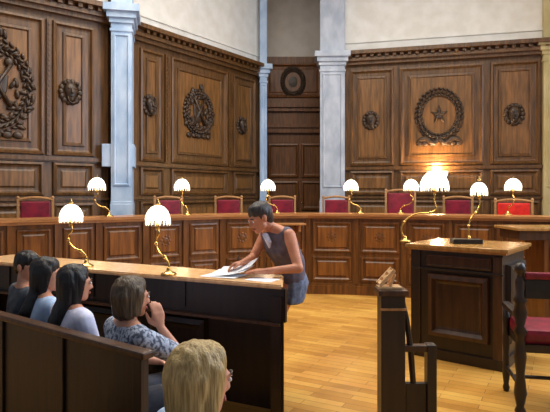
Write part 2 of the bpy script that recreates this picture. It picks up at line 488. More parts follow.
wreath('carved_wreath', MR, sx(R0,R1,439), zz(R0,R1,439,115), .43,.5,'large carved wreath with a star and ribbon, on the lit panel at right','star')
wreath('carved_wreath', MB_, sx(B0,B1,198), zz(B0,B1,198,113), .4,.42,'carved trophy shield in a wreath on the big panel right of the blue pilaster','shield')
wreath('carved_wreath', MA, sx(A0,A1,-4), zz(A0,A1,-4,86), .46,.62,'carved wreath cut off by the left edge of the picture','shield')
MDs = MD
wreath('carved_wreath', MD, (293-262)/F*14.1, EYE+(HY-82)*14.1/F, .27,.33,'small oval carved wreath on the dark panel above the doorway','oval')

def mask(M, s, z, label, k=1.0):
    bm = bmesh.new(); B3 = M.to_3x3()
    def P(a,b,c): return M @ V((s+a*k,-c*k,z+b*k))
    hull(bm,[(P(0,.04,.05),(.11*k,.07*k,.12*k),B3),(P(0,-.1,.05),(.06*k,.06*k,.07*k),B3)])
    for t in range(14):
        a = 2*PI*t/14; ell(bm,P(.15*math.cos(a),.17*math.sin(a)+.01,.025),(.05*k,.03*k,.05*k),B3,7,5)
    for sg in (-1,1):
        ell(bm,P(sg*.045,.06,.115),(.02*k,.012*k,.014*k),B3,7,5); ell(bm,P(sg*.1,.15,.06),(.03*k,.03*k,.035*k),B3,7,5)
    hull(bm,[(P(0,.06,.115),(.012*k,.012*k,.012*k)),(P(0,-.01,.14),(.026*k,.02*k,.02*k),B3)])
    ell(bm,P(0,-.07,.115),(.035*k,.012*k,.012*k),B3,7,5)
    tube(bm,[P(.07*math.cos(a*PI/10),-.08+.1*math.sin(a*PI/10),.125) for a in range(10,21)],.012*k,7)
    o = obj('carved_mask', bm, M_carve, smooth=True); c = M @ V((s,0,z))
    o.data.transform(Matrix.Translation(-c)); o.location = c
    return tag(o,label,'carving')
mask(MA, sx(A0,A1,70), zz(A0,A1,70,93), 'carved lion mask left of the blue pilaster')
mask(MB_, sx(B0,B1,149), zz(B0,B1,149,106), 'carved lion mask on the narrow panel right beside the blue pilaster')
mask(MB_, sx(B0,B1,241), zz(B0,B1,241,126), 'carved lion mask on the narrow panel left of the doorway')
mask(MR, sx(R0,R1,371), zz(R0,R1,371,121), 'carved lion mask on the narrow panel right of the wide pale pilaster')
mask(MR, sx(R0,R1,514), zz(R0,R1,514,115), 'dark carved lion mask near the right edge of the picture',1.1)

# ------------------------------------------------------------------ lamps
def shade_parts(root, c, R=.105, up=False):
    c = V(c); sg = -1 if up else 1
    bm = bmesh.new()
    prof = [(.018,.1),(.03,.098),(.055,.085),(.082,.055),(.1,.015),(.105,-.02),(.103,-.02),(.096,.013),(.078,.05),(.05,.08),(.02,.09)]
    b = [(r*R/.105, z*R/.105*sg) for r,z in prof]
    lathe(bm,b,c,36,lobes=9,amp=.035)
    sh = obj('lamp_shade', bm, M_shade, root, smooth=True)
    bm = bmesh.new()
    for k in range(18):
        a = 2*PI*k/18; r = R*.96
        p = c+V((r*math.cos(a),r*math.sin(a),-.02*sg*R/.105))
        tube(bm,[p,p+V((0,0,-.03*sg)),p+V((0,0,-.045*sg))],[.004,.006,.002],6)
    cz = c.z-.021*sg*R/.105; rr = R*.96
    tube(bm,[V((c.x+rr*math.cos(2*PI*k/36),c.y+rr*math.sin(2*PI*k/36),cz)) for k in range(37)],.0045,6)
    if not up: obj('glass_fringe', bm, M_fringe, root, smooth=True)
    else: bm.free()
    bm = bmesh.new(); ell(bm,c+V((0,0,.02*sg)),(.026,.026,.034)); obj('bulb', bm, M_bulb, root, smooth=True)
    bm = bmesh.new()
    if up: lathe(bm,[(.008,-.14),(.02,-.13),(.024,-.1),(.012,-.09)],c)
    else: lathe(bm,[(.004,.14),(.01,.13),(.006,.12),(.022,.11),(.02,.1)],c)
    obj('finial', bm, M_brass, root, smooth=True)
def make_lamp(name,label,path,R,group=None,br=.06):
    t = thing(name,label,'lamp',(0,0,0),0,group)
    bm = bmesh.new(); lathe(bm,[(br,0),(br,.01),(br*.8,.018),(br*.35,.028),(.016,.05),(.01,.06)],(path[0][0],path[0][1],0),24)
    obj('base', bm, M_brass, t, smooth=True)
    pts = spline(path,8)
    bm = bmesh.new(); tube(bm,pts,.0085,10)
    for q in (.3,.62): ell(bm,pts[int(q*len(pts))],.016)
    obj('arm', bm, M_brass, t, smooth=True)
    # harp around the bulb and stem
    top = V(path[-1])
    bm = bmesh.new()
    lathe(bm,[(.012,-.005),(.02,.01),(.018,.05),(.01,.06)],top+V((0,0,-.02)),16); obj('socket', bm, M_brass, t, smooth=True)
    shade_parts(t, top+V((0,0,.07)),R)
    return t
S_PATH = [(0,0,.03),(.0,0,.08),(-.05,0,.125),(-.13,0,.15),(-.19,0,.2),(-.2,0,.26),(-.16,0,.3),(-.17,0,.36)]
def lightat(p, e, col=(1,.78,.5), r=.05):
    l = bpy.data.lights.new('lamp_light','POINT'); l.energy = e; l.color = col; l.shadow_soft_size = r
    o = bpy.data.objects.new('lamp_light', l); C.objects.link(o); o.location = p; return o
G1 = 'brass lamps with opal glass shades'
lamp = make_lamp('brass_lamp','lit brass lamp on the near desk, above the spectators at far left',S_PATH,.097,G1)
NB = .98
def place_lamp(first, px, d, z, rz, label, e, src=None):
    """px = pixel column of the shade"""
    c = at(px,d,z); off = Matrix.Rotation(rz,3,'Z') @ V((-.17,0,0)); loc = c-off
    if first: r = lamp; r.location = loc; r.rotation_euler = (0,0,rz)
    else: r = dup(src or lamp, loc, rz, label)
    lightat(c+V((0,0,.36+.03)), e)
    return r
place_lamp(True,71,4.62,NB,math.radians(-24),'',2.0)
place_lamp(False,158,4.22,NB,math.radians(-50),'lit brass lamp on the near desk, the one nearer the papers',2.0)
JZ = BH; far = None
for (px,dd,rz,lb) in ((97,7.55,0,'small lit brass lamp on the judges bench just left of the blue pilaster foot'),
              (182,8.25,-.9,'small lit brass lamp in front of the crimson chair second from left'),
              (268,8.75,.5,'small lit brass lamp behind the standing woman, at the left side of the doorway'),
              (351,8.8,-.6,'small lit brass lamp right of the wide pale pilaster'),
              (411,8.55,2.6,'small lit brass lamp beside the tall crimson chair, left of the big lamp glow'),
              (513,7.95,1.6,'lit brass lamp in front of the scarlet chair at right')):
    if far is None:
        far = make_lamp('brass_lamp',lb,S_PATH,.12,G1); c_ = at(px,dd,JZ); far.location = c_-Matrix.Rotation(rz,3,'Z') @ V((-.17,0,0)); far.rotation_euler = (0,0,rz); lightat(c_+V((0,0,.39)),2.2)
    else: place_lamp(False,px,dd,JZ,rz,lb,2.2,far)

# ------------------------------------------------------------------ judges' chairs
def make_chair(name,label,mat,top=1.17,w=.46,group=None):
    t = thing(name,label,'chair',(0,0,0),0,group); h = w/2
    bm = bmesh.new(); box(bm,-h+.03,h-.03,-.22,.22,.43,.51,None,.03); obj('seat', bm, mat, t)
    bm = bmesh.new(); box(bm,-h+.03,h-.03,.2,.26,.56,top-.05,None,.02)
    obj('backrest', bm, mat, t)
    bm = bmesh.new()
    for s in (-1,1): box(bm,s*h-.018,s*h+.018,.205,.255,.5,top-.02,None,.006)
    n = 12
    arc = [V((-h-.015+(2*h+.03)*k/n,.23,top-.03+.035*math.sin(PI*k/n))) for k in range(n+1)]
    tube(bm,arc,.02,8); box(bm,-h,h,.21,.25,.53,.56)
    for s in (-1,1): ell(bm,(s*h,.23,top),(.024,.024,.03))
    obj('back_frame', bm, M_chairwood, t)
    bm = bmesh.new(); box(bm,-h+.01,h-.01,-.21,.23,.38,.43,None,.005); obj('seat_frame', bm, M_chairwood, t)
    for sx_ in (-1,1):
        for sy in (-1,1):
            bm = bmesh.new(); lathe(bm,[(.014,0),(.018,.05),(.024,.2),(.02,.28),(.026,.33),(.024,.38)],(sx_*(h-.03),.19*sy,0),12)
            obj('leg', bm, M_chairwood, t, smooth=True)
        bm = bmesh.new()
        tube(bm,spline([(sx_*h,.21,.72),(sx_*(h+.02),.05,.72),(sx_*(h+.02),-.14,.7),(sx_*h,-.17,.62),(sx_*h,-.16,.42)],5),.016,8)
        obj('arm', bm, M_chairwood, t, smooth=True)
    return t
G2 = 'crimson upholstered chairs behind the judges bench'
ch = make_chair('upholstered_chair','crimson round-topped chair at the far left, alone left of the blue pilaster',M_red,group=G2)
def bench_d(px):
    for (a,b) in zip(BP,BP[1:]):
        if a[0] <= px <= b[0]: return a[1]+(b[1]-a[1])*(px-a[0])/(b[0]-a[0])
    return 8
cd = [(37,.78,.5,'' ),(172,.9,.45,'crimson chair half behind a lamp, just right of the blue pilaster'),
      (230,.95,.2,'crimson chair left of the standing woman\'s head'),
      (283,.95,.05,'crimson chair in front of the dark doorway'),
      (337,.95,-.05,'crimson chair at the foot of the wide pale pilaster'),
      (459,.95,-.25,'crimson chair between the two lamps on the clerk desk')]
for i,(px,o_,rz,lb) in enumerate(cd):
    p = at(px,bench_d(px)+o_,DAIS)
    if i == 0: ch.location = p; ch.rotation_euler = (0,0,rz)
    else: dup(ch,p,rz,lb)
t = make_chair('upholstered_chair','tallest crimson chair, its back above its neighbours, left of the big lamp glow',M_red,1.29,.5,G2); t.location = at(402,bench_d(402)+.95,DAIS); t.rotation_euler = (0,0,-.1)
t = make_chair('upholstered_chair','chair coloured bright scarlet as if lit under the rightmost lamp',M_redb,1.13,.54,G2); t.location = at(513,bench_d(513)+.75,DAIS); t.rotation_euler = (0,0,-.45)

# ------------------------------------------------------------------ lawyers' bench (near, facing the woman)
nR = V((.06,3.64,0)); nL = V((-2.85,5.05,0)); u = (nL-nR).normalized(); nb = V((-u.y,u.x,0))
if nb.y < 0: nb = -nb
fR = V((.065,4.10,0)); fL = nL+nb*.46
lb = thing('lawyers_bench','long dark wooden bar desk with a pale polished top, spectators seated before it','bench',(nR+nb*.2+u*1.4)[:])
def quadprism(bm,pts,z0,z1): prism(bm,[(p.x,p.y) for p in pts],z0,z1)
bm = bmesh.new(); quadprism(bm,[nR-nb*.02,nL-nb*.02,fL,fR],NB-.03,NB)
bmesh.ops.recalc_face_normals(bm, faces=bm.faces); bmesh.ops.bevel(bm,geom=list(bm.edges),offset=.01,segments=2,affect='EDGES')
obj('worktop', bm, M_toplight, lb, True)
MN = Matrix.Identity(4); MN.col[0][:3] = -u; MN.col[1][:3] = nb; MN.col[3][:3] = nL; LN = (nR-nL).length   # x from left end to right end, y away
bm = bmesh.new(); box(bm,0,LN,.02,.05,.72,NB-.03,MN); 
for s in (.5,1.5,2.4): box(bm,s-.02,s+.02,.01,.02,.76,NB-.03,MN)
obj('front_panel', bm, M_dark, lb, True)
bm = bmesh.new(); box(bm,0,LN-.17,.0,.3,.7,.72,MN,.004); box(bm,0,LN-.02,-.03,.0,.7,.72,MN,.004); obj('shelf', bm, M_dark2, lb, True)
bm = bmesh.new(); box(bm,0,LN-.2,.28,.31,.0,.7,MN); 
for s in (.3,1.1,1.9): panel(bm,s,s+.55,.12,.62,MN @ Matrix.Translation((0,.28,0)))
obj('back_panel', bm, M_dark, lb, True)
bm = bmesh.new(); quadprism(bm,[nR+nb*.0+u*.1,nR+nb*.0,fR+V((0,-.03,0)),fR+V((-.09,-.03,0))],0,NB-.03)
box(bm,LN-.09,LN-.015,-.012,.0,.12,NB-.08,MN)
obj('end_panel', bm, M_dark, lb, True)
bm = bmesh.new(); box(bm,0,.05,.02,.4,0,NB-.03,MN); obj('end_panel', bm, M_dark, lb, True)

# papers on the bench
def sheet(name, c, rz, w, l, lift, label, tilt=0.0, z0=NB):
    bm = bmesh.new(); nx,ny = 8,6; th = .0015
    g = []
    for layer in (0,1):
        rows = []
        for j in range(ny+1):
            row = []
            for i in range(nx+1):
                x = -w/2+w*i/nx; y = -l/2+l*j/ny
                z = lift*(x/w+.5)**2+tilt*(y/l+.5)+layer*th
                row.append(bm.verts.new((x,y,z)))
            rows.append(row)
        g.append(rows)
    for L_ in g:
        for j in range(ny):
            for i in range(nx): bm.faces.new([L_[j][i],L_[j][i+1],L_[j+1][i+1],L_[j+1][i]])
    for j in range(ny):
        for i in (0,nx): bm.faces.new([g[0][j][i],g[0][j+1][i],g[1][j+1][i],g[1][j][i]])
    for i in range(nx):
        for j in (0,ny): bm.faces.new([g[0][j][i],g[0][j][i+1],g[1][j][i+1],g[1][j][i]])
    o = obj(name,bm,M_paper); o.location = (c[0],c[1],z0+.0005); o.rotation_euler = (0,0,rz)
    return tag(o,label,'paper','papers under the woman\'s hands')
GPp = 0
def bt(px,frac):   # point on the bench top: column px, frac of the depth
    k = (px-HX)/F; P = nR+nb*.44*frac
    s = (k*P.y-P.x)/(u.x-k*u.y); return P+u*s
c = bt(224,.4); sheet('paper_sheet',c,math.radians(-26),.3,.22,.004,'white sheet lying flat, leftmost of the papers on the bench')
c = bt(231,.5); sheet('paper_sheet',c,math.radians(-20),.3,.22,.045,'white sheet in the middle of the papers, its right side curling up',.02,NB+.003)
c = bt(237,.6); sheet('paper_sheet',c,math.radians(-12),.28,.22,.075,'topmost white sheet, lifted under the writing hand',.035,NB+.008)
c = bt(262,.3); sheet('paper_sheet',c,math.radians(-30),.21,.15,.0,'small sheet near the right end of the bench, before the forearm')

# ------------------------------------------------------------------ clerk desk at the right
DB = V((2.05,4.75,0)); ang = math.radians(-38); 
dk = thing('clerk_desk','tall dark panelled desk with polished oak top, right foreground','desk',(DB+V((-.4,.31,0)))[:],0)
dk.location = DB; dk.rotation_euler = (0,0,ang)      # local x runs left(-) from the near corner, y away
W,Dp,HD = .97,.86,1.1
bm = bmesh.new(); box(bm,-W,.0,.0,Dp,HD-.035,HD,None,.008); box(bm,-W+.02,-.02,.02,Dp-.02,HD-.055,HD-.035); obj('desktop', bm, M_desktop, dk)
bm = bmesh.new(); box(bm,-W+.06,-.06,.06,Dp-.06,0.08,HD-.055); box(bm,-W+.04,-.04,.04,Dp-.04,0,.1,None,.006)
box(bm,-W+.045,-W+.14,.045,.1,.1,HD-.055); obj('desk_body', bm, M_dark, dk)
bm = bmesh.new(); M = Matrix.Translation((0,.06,0))
panel(bm,-W+.22,-.17,.22,HD-.27,M); panel(bm,-W+.2,-.15,HD-.215,HD-.09,M,rings=[(0,0),(.006,.012),(.018,.014),(.026,.004)])
obj('front_panel', bm, M_deskp, dk)
bm = bmesh.new(); box(bm,-.14,-.06,.04,.06,.1,HD-.08); obj('corner_stile', bm, M_dark2, dk)
bm = bmesh.new(); box(bm,-W+.05,-.05,.03,.06,HD-.245,HD-.225,None,.004); obj('moulding', bm, M_dark, dk)
bm = bmesh.new(); M = Matrix.Translation((-.06,0,0)) @ Matrix.Rotation(PI/2,4,'Z')
panel(bm,.15,Dp-.15,.22,HD-.15,M); obj('side_panel', bm, M_dark, dk)
def desk_pt(x,y,z=HD): return V(DB)+Matrix.Rotation(ang,3,'Z') @ V((x,y,z))
# black blotter book
o = None
bm = bmesh.new(); box(bm,-.14,.14,-.09,.09,0,.045,None,.005); bk = thing('black_book','closed black ledger lying on the clerk desk under the thin lamp arm','book',at(466,5.36,HD+.001)[:],-.1)
obj('cover', bm, M_black, bk)
bm = bmesh.new(); box(bm,-.136,.142,-.084,.086,.006,.039); obj('pages', bm, M_paper, bk)
# lamps on the desk
t = make_lamp('brass_lamp','thin lit brass lamp at the back of the clerk desk beside the black book',
   [(0,0,.03),(-.005,0,.1),(.0,0,.18),(.03,0,.25),(.08,0,.31),(.11,0,.38),(.105,0,.46)],.085,G1,.05)
p = at(469,5.6,HD); t.location = p; lightat(p+V((.105,0,.49)),2.0)
t = make_lamp('brass_lamp','tall lit brass lamp with sweeping swan neck at the left of the clerk desk',
   [(0,0,.03),(-.035,0,.1),(-.03,0,.17),(.04,0,.25),(.14,0,.29),(.26,0,.3),(.32,0,.34),(.3,0,.42),(.305,0,.52)],.145,G1)
p = at(405,5.55,HD); t.location = p
lightat(p+V((.305,0,.55)),3.5)
# wall sconce added behind it to give the warm glow on the panel
s = sx(R0,R1,437); p = MR @ V((s,0,1.86))
sc_ = thing('added_wall_sconce','bright wall sconce added to light the big wreath panel, behind the tall desk lamp','lamp',p[:],0)
sc_.rotation_euler = (0,0,math.atan2((R1-R0).y,(R1-R0).x))
bm = bmesh.new(); lathe(bm,[(.07,0),(.065,.015),(.03,.03),(.02,.05)],(0,0,0),20,Matrix.Rotation(PI/2,4,'X')); obj('backplate', bm, M_brass, sc_, smooth=True)
bm = bmesh.new(); tube(bm,spline([(0,-.04,0),(0,-.12,-.04),(0,-.2,-.04),(0,-.24,.02),(0,-.24,.05)],6),.01,8); obj('arm', bm, M_brass, sc_, smooth=True)
shade_parts(sc_,(0,-.24,.16),.21,True)
q = p+Matrix.Rotation(sc_.rotation_euler.z,3,'Z') @ V((0,-.26,.27)); lightat(q,60,(1,.66,.34),.06)

# right hand side table
rt = thing('side_desk','lighter oak side desk behind the carved chair at the right edge','desk',at(535,6.85)[:],0)
bm = bmesh.new(); M = Matrix.Identity(4)
box(bm,-.4,1.3,-.38,.3,1.145,1.18,None,.006); obj('desktop', bm, M_desktop, rt)
bm = bmesh.new(); box(bm,-.34,1.24,-.32,.26,1.03,1.145); obj('apron', bm, M_dark2, rt)
bm = bmesh.new(); box(bm,-.02,1.2,-.28,.24,0,1.03); panel(bm,.05,.32,.15,.95,Matrix.Translation((0,-.28,0))); panel(bm,.4,1.1,.15,.95,Matrix.Translation((0,-.28,0))); obj('desk_body', bm, M_bench, rt)

# carved armchair
cc = thing('carved_armchair','dark turned-wood armchair with red upholstery, cut by the right edge','chair',(2.12,4.05,0),math.radians(-12))
h = .31
for sx_ in (-1,1):
    bm = bmesh.new()
    lathe(bm,[(.03,0),(.04,.03),(.026,.06),(.045,.16),(.03,.3),(.044,.42),(.036,.5),(.028,.56),(.05,.6),(.028,.64),(.052,.74),(.034,.8),(.05,.83),(.028,.86),(.036,.96),(.024,.99),(.02,1.01),(.038,1.04),(.04,1.06),(.024,1.09),(.004,1.1)],(sx_*h,-.22,0),14)
    obj('back_post', bm, M_dark, cc, smooth=True)
    bm = bmesh.new(); lathe(bm,[(.02,0),(.028,.03),(.02,.06),(.03,.14),(.024,.3),(.032,.42),(.022,.5),(.03,.58),(.022,.68)],(sx_*h,.26,0),14)
    obj('leg', bm, M_dark, cc, smooth=True)
    bm = bmesh.new(); box(bm,sx_*h-.03,sx_*h+.03,-.22,.3,.68,.72,None,.012); obj('arm', bm, M_dark, cc)
bm = bmesh.new(); box(bm,-h+.03,h-.03,-.235,-.205,.84,.98,None,.008); obj('backrest', bm, M_black, cc)
bm = bmesh.new(); box(bm,-h+.03,h-.03,-.25,-.195,.98,1.03,None,.015); obj('top_rail', bm, M_red, cc)
bm = bmesh.new(); box(bm,-h+.02,h-.02,-.2,.28,.5,.61,None,.035); obj('seat', bm, M_red, cc)
bm = bmesh.new(); box(bm,-h+.02,h-.02,-.22,.26,.45,.505); obj('seat_frame', bm, M_dark, cc)
bm = bmesh.new()
for sx_ in (-1,1): tube(bm,[(sx_*h,-.22,.2),(sx_*h,.26,.2)],.014)
tube(bm,[(-h,0.02,.2),(h,0.02,.2)],.014); obj('stretcher', bm, M_dark, cc, smooth=True)

# witness bar post
wp = thing('witness_bar','low dark wooden witness bar with a slanted pale book rest on its post','witness stand',at(391,3.42)[:],0)
bm = bmesh.new(); box(bm,-.075,.075,-.07,.07,0,.96,None,.005); box(bm,-.09,.09,-.085,.085,0,.12,None,.005); obj('post', bm, M_dark, wp)
bm = bmesh.new(); box(bm,-.092,.092,-.085,.085,.96,.995,None,.006); obj('cap', bm, M_dark2, wp)
bm = bmesh.new(); box(bm,-.08,.08,-.078,-.068,.87,.885,None,.003); obj('band', bm, M_chairwood, wp)
bm = bmesh.new()
box(bm,-.085,.06,-.05,.06,.996,1.012,None,.003)
R1_ = Matrix.Translation((-.07,0,1.012)) @ Matrix.Rotation(-.82,4,'Y')
box(bm,0,.135,-.05,-.03,0,.022,R1_,.003); box(bm,0,.135,.04,.06,0,.022,R1_,.003)
for q in (.005,.05,.095): box(bm,q,q+.026,-.03,.04,.003,.02,R1_,.003)
R2_ = Matrix.Translation((-.005,0,1.01)) @ Matrix.Rotation(-1.2,4,'Y')
box(bm,0,.085,-.04,-.02,0,.014,R2_,.002); box(bm,0,.085,.03,.05,0,.014,R2_,.002)
obj('book_rest', bm, M_toplight, wp)
bm = bmesh.new(); tube(bm,[(.07,0,.92),(.1,0,.8),(.125,0,.6),(.14,0,.4)],[.018,.016,.02,.018],8); obj('brace', bm, M_dark, wp)
bm = bmesh.new(); box(bm,.07,.26,-.03,.03,.6,.64,None,.006); obj('rail', bm, M_dark2, wp)
bm = bmesh.new(); box(bm,.22,.28,-.04,.04,0,.645,None,.006); obj('end_post', bm, M_dark, wp)
bm = bmesh.new(); box(bm,.09,.22,-.02,.02,0.0,.4,None,.004); obj('lower_panel', bm, M_dark, wp)

# ------------------------------------------------------------------ spectators' bench
pd = V((.804,-.595,0)); pn_ = V((.595,.804,0))
def pew(P0, L, label):
    t = thing('spectator_bench',label,'bench',tuple(P0),math.atan2(pd.y,pd.x),'wooden pews')
    bm = bmesh.new(); box(bm,0,L,-.015,.015,.1,.83); obj('backrest', bm, M_dark, t)
    bm = bmesh.new(); box(bm,-.02,L+.02,-.035,.035,.83,.865,None,.01); obj('top_rail', bm, M_dark2, t)
    bm = bmesh.new(); box(bm,0,L,.015,.44,.345,.375,None,.006); obj('seat', bm, M_dark, t)
    n = 4
    for k in range(n):
        x = .02+(L-.04)*k/(n-1)
        bm = bmesh.new(); box(bm,x-.02,x+.02,.0,.4,0,.345); obj('support', bm, M_dark, t)
    for k in range(5):
        x = .03+(L-.06)*k/4
        bm = bmesh.new(); box(bm,x-.03,x+.03,-.03,-.014,0,.83,None,.004); obj('back_stile', bm, M_dark, t)
    return t
e1 = V((-.60,2.513,0)); pew(e1-pd*2.6, 2.6, 'long dark wooden pew whose back hides the row of seated spectators, lower left')
e2 = V((-.16,1.19,0)); pew(e2-pd*1.9, 1.9, 'dark wooden pew at the very bottom, under the blond person')

# ------------------------------------------------------------------ people
def rotm(yaw,pitch,roll=0):
    return (Matrix.Rotation(yaw,3,'Z') @ Matrix.Rotation(pitch,3,'X') @ Matrix.Rotation(roll,3,'Y'))
def cap(bm, pts, rs):
    for i in range(len(pts)-1):
        hull(bm,[(V(pts[i]),(rs[i],)*3),(V(pts[i+1]),(rs[i+1],)*3)])
def hand(bm, wrist, dirv, palm, side, curl=.5, k=1.0):
    """dirv finger direction, palm = palm normal, side=+1 thumb on +cross"""
    d = V(dirv).normalized(); n = V(palm); n = (n-d*n.dot(d)).normalized(); s = d.cross(n)*side
    w = V(wrist)
    hull(bm,[(w,(.022*k,)*3),(w+d*.075*k+s*.026*k,(.013*k,)*3),(w+d*.075*k-s*.028*k,(.012*k,)*3),(w+d*.03*k,(.02*k,)*3)])
    for (o,L_) in ((.028,.07),(.010,.08),(-.009,.074),(-.027,.058)):
        p = w+d*.078*k+s*o*k; dd = d.copy(); pts = [p-d*.02*k]
        R = Matrix.Rotation(curl, 3, d.cross(n))
        q = p; pts.append(q)
        for seg in (.45,.32,.23):
            dd = R @ dd; q = q+dd*L_*seg*k; pts.append(q)
        cap(bm,pts,[.0095*k,.0092*k,.0088*k,.008*k,.0072*k])
    b0 = w+d*.02*k+s*.022*k; d1 = (d*.6+s*.75+n*.3).normalized(); d2 = (d*.95+s*.1+n*.35).normalized()
    cap(bm,[b0,b0+d1*.04*k,b0+d1*.04*k+d2*.032*k,b0+d1*.04*k+d2*.057*k],[.014*k,.0115*k,.010*k,.008*k])

def person(root, J, skin, hairm, hair, shirt, lower, R, hands, k=1.0, sleeves=True, legs=True, hem=None, shoulder_w=.17, feet=None):
    """J: dict of world joints; R: head rotation (face = +Y of R)."""
    bm = bmesh.new()
    hd = J['head']; H = lambda x,y,z: hd+R @ V((x*k,y*k,z*k))
    S = R
    # head: cranium, jaw, nose, ears, brow, chin, neck
    hull(bm,[(H(0,-.018,.035),(.076*k,.09*k,.082*k),S),(H(0,.03,.01),(.062*k,.055*k,.07*k),S)])
    hull(bm,[(H(0,.03,0),(.062*k,.055*k,.06*k),S),(H(0,.055,-.085),(.026*k,.024*k,.022*k),S),(H(.04,.01,-.06),(.02*k,.024*k,.02*k),S),(H(-.04,.01,-.06),(.02*k,.024*k,.02*k),S)])
    hull(bm,[(H(0,.088,.012),(.008*k,)*3),(H(0,.1,-.026),(.010*k,.010*k,.008*k),S),(H(.012,.089,-.03),(.007*k,)*3),(H(-.012,.089,-.03),(.007*k,)*3)])
    hull(bm,[(H(.04,.076,.024),(.013*k,.01*k,.008*k),S),(H(-.04,.076,.024),(.013*k,.01*k,.008*k),S)])
    for sg in (-1,1):
        hull(bm,[(H(sg*.078,-.005,.01),(.008*k,.02*k,.026*k),S),(H(sg*.074,0,-.022),(.007*k,.01*k,.01*k),S)])
    hull(bm,[(H(0,-.02,-.03),(.05*k,.055*k,.05*k),S),(J['neck'],(.052*k,.05*k,.04*k))])
    # torso
    nk,cs,ws,pv,ls,rs_ = J['neck'],J['chest'],J['waist'],J['pelvis'],J['ls'],J['rs']
    hull(bm,[(nk,(.05*k,)*3),(ls,(.05*k,)*3),(rs_,(.05*k,)*3),(cs,(.1*k,.09*k,.09*k))])
    ax = (ls-rs_).normalized()*k
    hull(bm,[(cs+ax*.06,(.09*k,)*3),(cs-ax*.06,(.09*k,)*3),(ls-ax*.04,(.055*k,)*3),(rs_+ax*.04,(.055*k,)*3)])
    hull(bm,[(cs+ax*.05,(.09*k,)*3),(cs-ax*.05,(.09*k,)*3),(ws+ax*.04,(.08*k,)*3),(ws-ax*.04,(.08*k,)*3)])
    hx = J.get('hipax',ax)
    hull(bm,[(ws+ax*.04,(.08*k,)*3),(ws-ax*.04,(.08*k,)*3),(pv+hx*.07,(.09*k,)*3),(pv-hx*.07,(.09*k,)*3)])
    for s_ in 'lr':
        cap(bm,[J[s_+'s'],J[s_+'e']],[.05*k,.036*k]); cap(bm,[J[s_+'e'],J[s_+'w']],[.038*k,.023*k])
        cap(bm,[J[s_+'h'],J[s_+'k']],[.08*k,.055*k]); cap(bm,[J[s_+'k'],J[s_+'a']],[.052*k,.034*k])
        f = J['fdir']
        hull(bm,[(J[s_+'a'],(.034*k,)*3),(J[s_+'a']+V((0,0,-.045))-f*.02,(.03*k,)*3),(J[s_+'a']+V((0,0,-.055))+f*.13,(.024*k,)*3)])
        wr,dv,pm,sd,cu = hands[s_]
        hand(bm,J[s_+'w'],dv,pm,sd,cu,k)
    b = remeshed(bm,.0065,4)
    body = obj('body', b, skin, root, True, True)
    # eyes, brows, lips
    for sg in (-1,1):
        bm = bmesh.new(); ell(bm,H(sg*.031,.082,.008),(.0125*k,.007*k,.0075*k),S,10,6); e = obj('eye', bm, M_eye, root, True, True)
        bm = bmesh.new(); ell(bm,H(sg*.031,.088,.008),(.0055*k,.003*k,.0055*k),S,10,6); obj('iris', bm, M_hairk, e, False, True)
        e2 = e.children[0]; Mi = (Matrix.Translation(root.location) @ root.rotation_euler.to_matrix().to_4x4()).inverted(); e2.data.transform(Mi)
        bm = bmesh.new(); hull(bm,[(H(sg*.018,.088,.03),(.004*k,)*3),(H(sg*.034,.087,.034),(.004*k,)*3),(H(sg*.048,.078,.029),(.003*k,)*3)]); obj('eyebrow', bm, M_hairk, root, True, True)
    bm = bmesh.new(); hull(bm,[(H(-.022,.08,-.06),(.003*k,)*3),(H(.022,.08,-.06),(.003*k,)*3),(H(0,.089,-.058),(.005*k,.005*k,.009*k),S)]); obj('lips', bm, M_lip, root, True, True)
    # hair
    bm = bmesh.new()
    hull(bm,[(H(0,-.024,.042),(.087*k,.1*k,.088*k),S),(H(0,.02,.075),(.066*k,.055*k,.05*k),S)])
    if hair == 'short':
        hull(bm,[(H(0,-.05,.02),(.08*k,.07*k,.07*k),S),(H(0,-.06,-.05),(.05*k,.04*k,.03*k),S)])
    elif hair == 'bob':
        hull(bm,[(H(0,-.04,.02),(.092*k,.085*k,.07*k),S),(H(0,-.045,-.09),(.085*k,.06*k,.03*k),S)])
        for sg in (-1,1): hull(bm,[(H(sg*.074,.0,.03),(.02*k,.045*k,.05*k),S),(H(sg*.072,.0,-.075),(.018*k,.032*k,.02*k),S)])
    elif hair == 'long':
        hull(bm,[(H(0,-.035,.02),(.09*k,.085*k,.07*k),S),(H(0,-.06,-.12),(.08*k,.045*k,.04*k),S)])
        hull(bm,[(H(0,-.06,-.1),(.08*k,.045*k,.04*k),S),(J['chest']+J['back']*.1+V((0,0,.04)),(.06*k,.035*k,.05*k))])
        for sg in (-1,1): hull(bm,[(H(sg*.072,.0,.03),(.02*k,.045*k,.05*k),S),(H(sg*.07,-.01,-.13),(.016*k,.026*k,.03*k),S)])
    b = remeshed(bm,.008,3)
    for v in b.verts:
        v.co += v.normal*.006*noise.noise(V((v.co.x*45,v.co.y*45,v.co.z*9)))
    obj('hair', b, hairm, root, True, True)
    # top
    bm = bmesh.new(); g = .014*k
    hull(bm,[(nk+V((0,0,-.03)),(.058*k,)*3),(ls,(.045*k+g,)*3),(rs_,(.045*k+g,)*3),(cs,(.1*k+g,.09*k+g,.09*k))]) if sleeves else hull(bm,[(nk+V((0,0,-.05)),(.05*k,)*3),(ls-ax*.035,(.045*k+g,)*3),(rs_+ax*.035,(.045*k+g,)*3),(cs,(.1*k+g,.09*k+g,.09*k))])
    hull(bm,[(cs+ax*.06,(.09*k+g,)*3),(cs-ax*.06,(.09*k+g,)*3),(ls-ax*.04,(.055*k+g,)*3),(rs_+ax*.04,(.055*k+g,)*3)])
    hull(bm,[(cs+ax*.05,(.09*k+g,)*3),(cs-ax*.05,(.09*k+g,)*3),(ws+ax*.04,(.085*k+g,)*3),(ws-ax*.04,(.085*k+g,)*3)])
